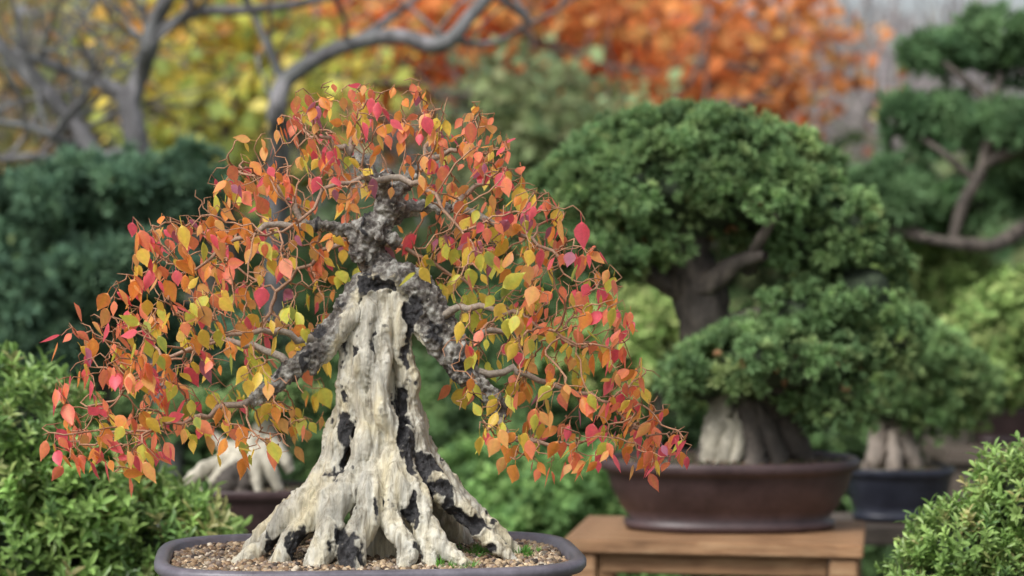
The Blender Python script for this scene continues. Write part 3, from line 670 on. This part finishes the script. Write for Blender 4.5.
shrub('boxwood_shrub', 5.2, [(655,330,50,38,.3),(620,370,60,40,.3),(690,370,60,50,.4)], 1500, 0.05, [(0.38, 0.52, 0.18), (0.24, 0.38, 0.12), (0.52, 0.6, 0.24)], lump=0.12)
dk = [(0.11, 0.19, 0.085), (0.155, 0.26, 0.105), (0.23, 0.35, 0.14), (0.08, 0.13, 0.065)]
shrub('fern_shrub', 4.6, [(545,520,55,40),(500,560,60,42),(600,500,30,26,.2),(480,500,35,30,.2),(560,590,90,50)], 1700, 0.05, [(0.13, 0.24, 0.09), (0.19, 0.33, 0.11), (0.30, 0.46, 0.16)], lump=0.08, core=0.6)
shrub('camellia_shrub', 5.6, [(470,430,60,50),(560,420,60,50),(520,350,60,50),(600,420,50,60,.2),(440,500,70,60),(560,490,80,60),(650,470,60,60)], 2300, 0.07, dk, lump=0.13)
shrub('camellia_shrub', 5.8, [(300,420,70,60),(230,380,60,50),(180,430,60,50),(340,470,60,60),(100,420,70,50),(20,420,60,50),(280,520,120,60)], 2300, 0.07, dk, lump=0.13)
shrub('camellia_shrub', 6.2, [(840,430,60,60),(930,470,70,60),(1010,460,60,60),(760,470,60,70),(900,540,120,60)], 1900, 0.07, dk, lump=0.13)
f = fr(5.0); p4 = empty('bonsai_pot'); loc, h = small_pot(p4, f, 1005, 408, 74, 34, 0.7, M_POTBROWN)
s4 = empty('display_bench'); zb = loc[2] - h - 0.002
box('bench_top', (0.3, 0.3, 0.03), (loc[0], loc[1], zb - 0.016), M_WOODD, 0, parent=s4)
for a in (-1, 1):
    for b in (-1, 1): box('bench_leg', (0.05, 0.05, zb - 0.033), (loc[0] + a * 0.11, loc[1] + b * 0.11, (zb - 0.033) / 2), M_WOODD, 0, parent=s4)

# ============================================================ BARE GREY TREES
f = fr(5.5); g = empty('bare_grey_tree')
LL = [[(150,900,.2,20),(155,500,.2,17),(152,300,.1,14),(146,200,0,12),(137,140,0,12),(128,104,0,12),(126,90,0,10)],
 [(128,104,0,12),(140,75,0,9),(152,50,-.05,9),(160,20,-.05,8),(190,-25,-.1,7)],[(126,95,0,9),(100,82,0,7),(70,72,.05,6),(35,58,.05,5.5),(-10,45,.1,5)],
 [(140,150,0,9),(100,158,0,9),(80,130,0,9),(55,102,0,9),(25,72,0,8),(-15,30,0,7)],[(158,35,-.05,6),(200,14,-.05,5.5),(250,12,-.05,5),(310,4,-.05,4),(360,-12,0,3)],
 [(100,160,0,5),(60,160,.1,4.5),(30,155,.1,4),(-10,158,.1,3.5)],[(85,150,0,4),(60,138,-.1,4),(35,128,-.1,3.5),(-10,122,-.1,3)]]
it = [path(pp(f, L)) for L in LL]
for L in LL[1:]:
    for k in range(5):
        a = L[rng.integers(1, len(L))]; grow(it, f(a[0], a[1], a[2]), norm(np.array([rng.normal(0, .8), rng.normal(0, .4), 0.7])), 0.22, 2.6 * f.u, 2, 0.05, 0.6)
tubes('trunk_and_limbs', it, M_GBARK, 10, 0.06, g)
g = empty('bare_grey_tree')
LL = [[(262,900,.3,16),(262,500,.3,14),(268,250,.2,12),(276,150,.1,11),(277,112,0,10),(284,84,0,9),(308,64,0,8.5),(345,46,0,8),(395,36,0,8),(432,45,0,9),(452,38,0,8),(472,14,0,7),(500,-15,0,6)],
      [(350,45,0,5),(380,20,.1,4),(420,-10,.1,3)],[(284,84,0,5),(262,40,.1,4),(240,-10,.1,3)],[(450,40,0,4),(490,40,.1,3),(530,20,.1,2)]]
it = [path(pp(f, L)) for L in LL]
for L in LL:
    for k in range(5):
        a = L[rng.integers(min(4, len(L) - 1), len(L))]; grow(it, f(a[0], a[1], a[2]), norm(np.array([rng.normal(0, .8), rng.normal(0, .4), 0.6])), 0.2, 2.2 * f.u, 2, 0.05, 0.6)
tubes('trunk_and_limbs', it, M_GBARK, 10, 0.06, g)

# ============================================================ BACKGROUND TREES
M_DBARK = bark_mat('distant_bark', (0.12, 0.10, 0.09), (0.24, 0.21, 0.19), (0.18, 0.15, 0.14), 10)
def bgtree(name, D, trunk_x, blobs, n, size, pal, wts=None, depth=1.2, clump=0.18, ncl=60, jit=0.25, top=60):
    f = fr(D); g = empty(name)
    leaf_cloud('leaves', f, blobs, n, size, pal, wts, depth, clump, ncl, parent=g, jit=jit)
    it = []; base = f(trunk_x, 0); base[2] = 0; fork = f(trunk_x, 180)
    S = smooth_path([base, (base + fork) / 2 + rng.normal(0, .06, 3), fork], 6); it.append((S, np.linspace(0.13, 0.08, len(S))))
    for b in blobs:
        t = f(b[0], b[1], (b[4] if len(b) > 4 else 0) + rng.normal(0, .3)); m1 = (fork + t) / 2 + rng.normal(0, .12, 3)
        S = smooth_path([fork, m1, t], 6); it.append((S, np.linspace(0.055, 0.018, len(S))))
        for _ in range(3): grow(it, t, norm(rng.normal(0, 1, 3)), 0.4, 0.014, 2)
    tubes('trunk_and_limbs', it, M_DBARK, 8, 0.05, g); return g
orp = [(0.84, 0.29, 0.10), (0.90, 0.40, 0.14), (0.76, 0.23, 0.09), (0.92, 0.56, 0.20), (0.56, 0.27, 0.17)]
bgtree('orange_autumn_tree', 9.5, 600, [(440,40,70,50),(500,20,80,40),(540,70,60,40),(590,15,60,35),(610,75,50,36),(680,95,66,38),(710,20,62,30),(750,75,52,50),(785,85,26,34),(390,60,60,50),(640,130,60,20),(350,15,70,35)], 6600, 0.078, orp, [3, 3, 2, 1.2, 1.0], 0.9, 0.17, 125)
ylp = [(0.78, 0.60, 0.13), (0.56, 0.60, 0.15), (0.40, 0.49, 0.15), (0.88, 0.56, 0.15), (0.78, 0.37, 0.12)]
bgtree('yellow_autumn_tree', 8.0, 215, [(200,50,50,50),(195,120,40,40),(235,140,40,30),(300,80,40,40),(330,110,45,36),(245,20,60,30)], 1900, 0.068, ylp, [3, 3, 3, 1.5, 1], 0.7, 0.13, 60)
bgtree('yellow_autumn_tree', 10.5, 60, [(40,40,70,60),(90,110,70,50),(20,130,50,50),(110,20,60,40),(10,190,50,30)], 1500, 0.085, [(0.33, 0.42, 0.2), (0.68, 0.38, 0.16), (0.5, 0.48, 0.2), (0.38, 0.33, 0.25)], None, 0.9, 0.22, 60)
bgtree('green_shrub_tree', 8.5, 545, [(530,110,44,34),(560,145,50,30),(615,125,26,24),(510,165,46,34),(590,165,56,26)], 2600, 0.06, [(0.30, 0.40, 0.20), (0.38, 0.47, 0.23), (0.23, 0.32, 0.18), (0.46, 0.49, 0.26)], None, 0.5, 0.12, 60)
f = fr(17.0); g = empty('bare_woodland')
leaf_cloud('twig_haze', f, [(850,120,110,85),(970,115,90,72),(780,140,60,70),(720,160,80,50),(60,120,120,82),(250,130,150,70),(480,140,160,60)], 10500, 0.14, [(0.42, 0.37, 0.38), (0.50, 0.45, 0.45), (0.32, 0.29, 0.29), (0.44, 0.42, 0.36)], None, 2.5, 0.4, 240, aspect=2.0, parent=g, jit=0.14)  # pale greys paint distance haze into the twig colours
it = []
for k in range(26):
    x = rng.uniform(-5.5, 5.5); y = 17 + rng.uniform(-2, 3); grow(it, np.array([x, y, 0.0]), np.array([0, 0, 1.0]), 1.5, 0.05, 4, 0.12, 0.5)
tubes('trunks', it, bark_mat('hazy_bark', (0.28, 0.25, 0.25), (0.44, 0.40, 0.40), (0.36, 0.32, 0.32), 8), 5, 0, g)  # bark tones paled too, haze painted into the colour
f = fr(11.0); g = empty('evergreen_hedge')
leaf_cloud('leaves', f, [(x, 240 + 14 * math.sin(x * 0.02), 75, 42, 0.3 * math.sin(x)) for x in range(-150, 1200, 70)] + [(x, 310, 80, 70) for x in range(-150, 1200, 70)] + [(850,205,70,26),(1000,200,60,30)], 12000, 0.12, [(0.11, 0.18, 0.10), (0.15, 0.22, 0.11), (0.21, 0.27, 0.13), (0.31, 0.31, 0.17), (0.28, 0.22, 0.15)], [3, 3, 2, 0.8, 0.8], 0.8, 0.2, 300, parent=g)
f = fr(8.0); g = empty('evergreen_hedge')
leaf_cloud('leaves', f, [(x, 330 + 14 * math.sin(x * 0.03), 70, 55, 0.2 * math.sin(x)) for x in range(-150, 1200, 60)] + [(x, 430, 80, 80) for x in range(-150, 1200, 60)] + [(x, 540, 80, 80) for x in range(-150, 1200, 60)], 13000, 0.095, [(0.08, 0.15, 0.07), (0.12, 0.2, 0.085), (0.18, 0.27, 0.11), (0.27, 0.31, 0.14), (0.2, 0.16, 0.10)], [3, 3, 2, 0.8, 0.6], 0.6, 0.14, 420, parent=g)
gn = 60; xs = np.linspace(-1, 1, gn); xs = np.sign(xs) * np.abs(xs) ** 2.2 * 300
V = np.array([(x, y + 8, 0.03 * noise.noise(Vector((x * .5, y * .5, 0))) * (1 if abs(x) < 20 else 0) - 0.02) for y in xs for x in xs])
F = np.array([(j * gn + i, j * gn + i + 1, (j + 1) * gn + i + 1, (j + 1) * gn + i) for j in range(gn - 1) for i in range(gn - 1)])
mesh_np('ground', V, F, M_GROUND, None, True)

# ============================================================ LIGHT / WORLD / CAMERA
w = bpy.data.worlds.new('World'); scene.world = w; w.use_nodes = True; nt = w.node_tree; nt.nodes.clear()
sky = nt.nodes.new('ShaderNodeTexSky'); sky.sky_type = 'NISHITA'; sky.sun_disc = False
sd = Vector((-0.45, -0.55, 0.85)).normalized(); elv = math.asin(sd.z); rot = math.atan2(sd.x, sd.y)
sky.sun_elevation = elv; sky.sun_rotation = rot; sky.air_density = 1.0; sky.dust_density = 3.0; sky.ozone_density = 1.0
hs = N(nt, 'ShaderNodeHueSaturation', Saturation=0.45, Value=1.0)
bgd = N(nt, 'ShaderNodeBackground', Strength=0.15); wo = nt.nodes.new('ShaderNodeOutputWorld')
nt.links.new(sky.outputs[0], hs.inputs['Color']); nt.links.new(hs.outputs[0], bgd.inputs['Color']); nt.links.new(bgd.outputs[0], wo.inputs['Surface'])
sl = bpy.data.lights.new('sun', 'SUN'); sl.energy = 3.1; sl.angle = math.radians(24); sl.color = (1.0, 0.985, 0.965)
so = bpy.data.objects.new('sun', sl); so.rotation_euler = sd.to_track_quat('Z', 'Y').to_euler(); so.location = (0, 0, 6); COL.objects.link(so)
cam = bpy.data.cameras.new('camera'); co_ = bpy.data.objects.new('camera', cam); COL.objects.link(co_)
co_.location = (0, 0, EYE); co_.rotation_euler = (math.radians(90), 0, 0)
cam.lens = 85; cam.sensor_width = 36; cam.shift_y = -58 / 1024; cam.clip_end = 1000; cam.clip_start = 0.05
cam.dof.use_dof = True; cam.dof.focus_distance = 2.38; cam.dof.aperture_fstop = 5.2
scene.camera = co_
scene.view_settings.view_transform = 'Standard'; scene.view_settings.look = 'None'; scene.view_settings.exposure = 0
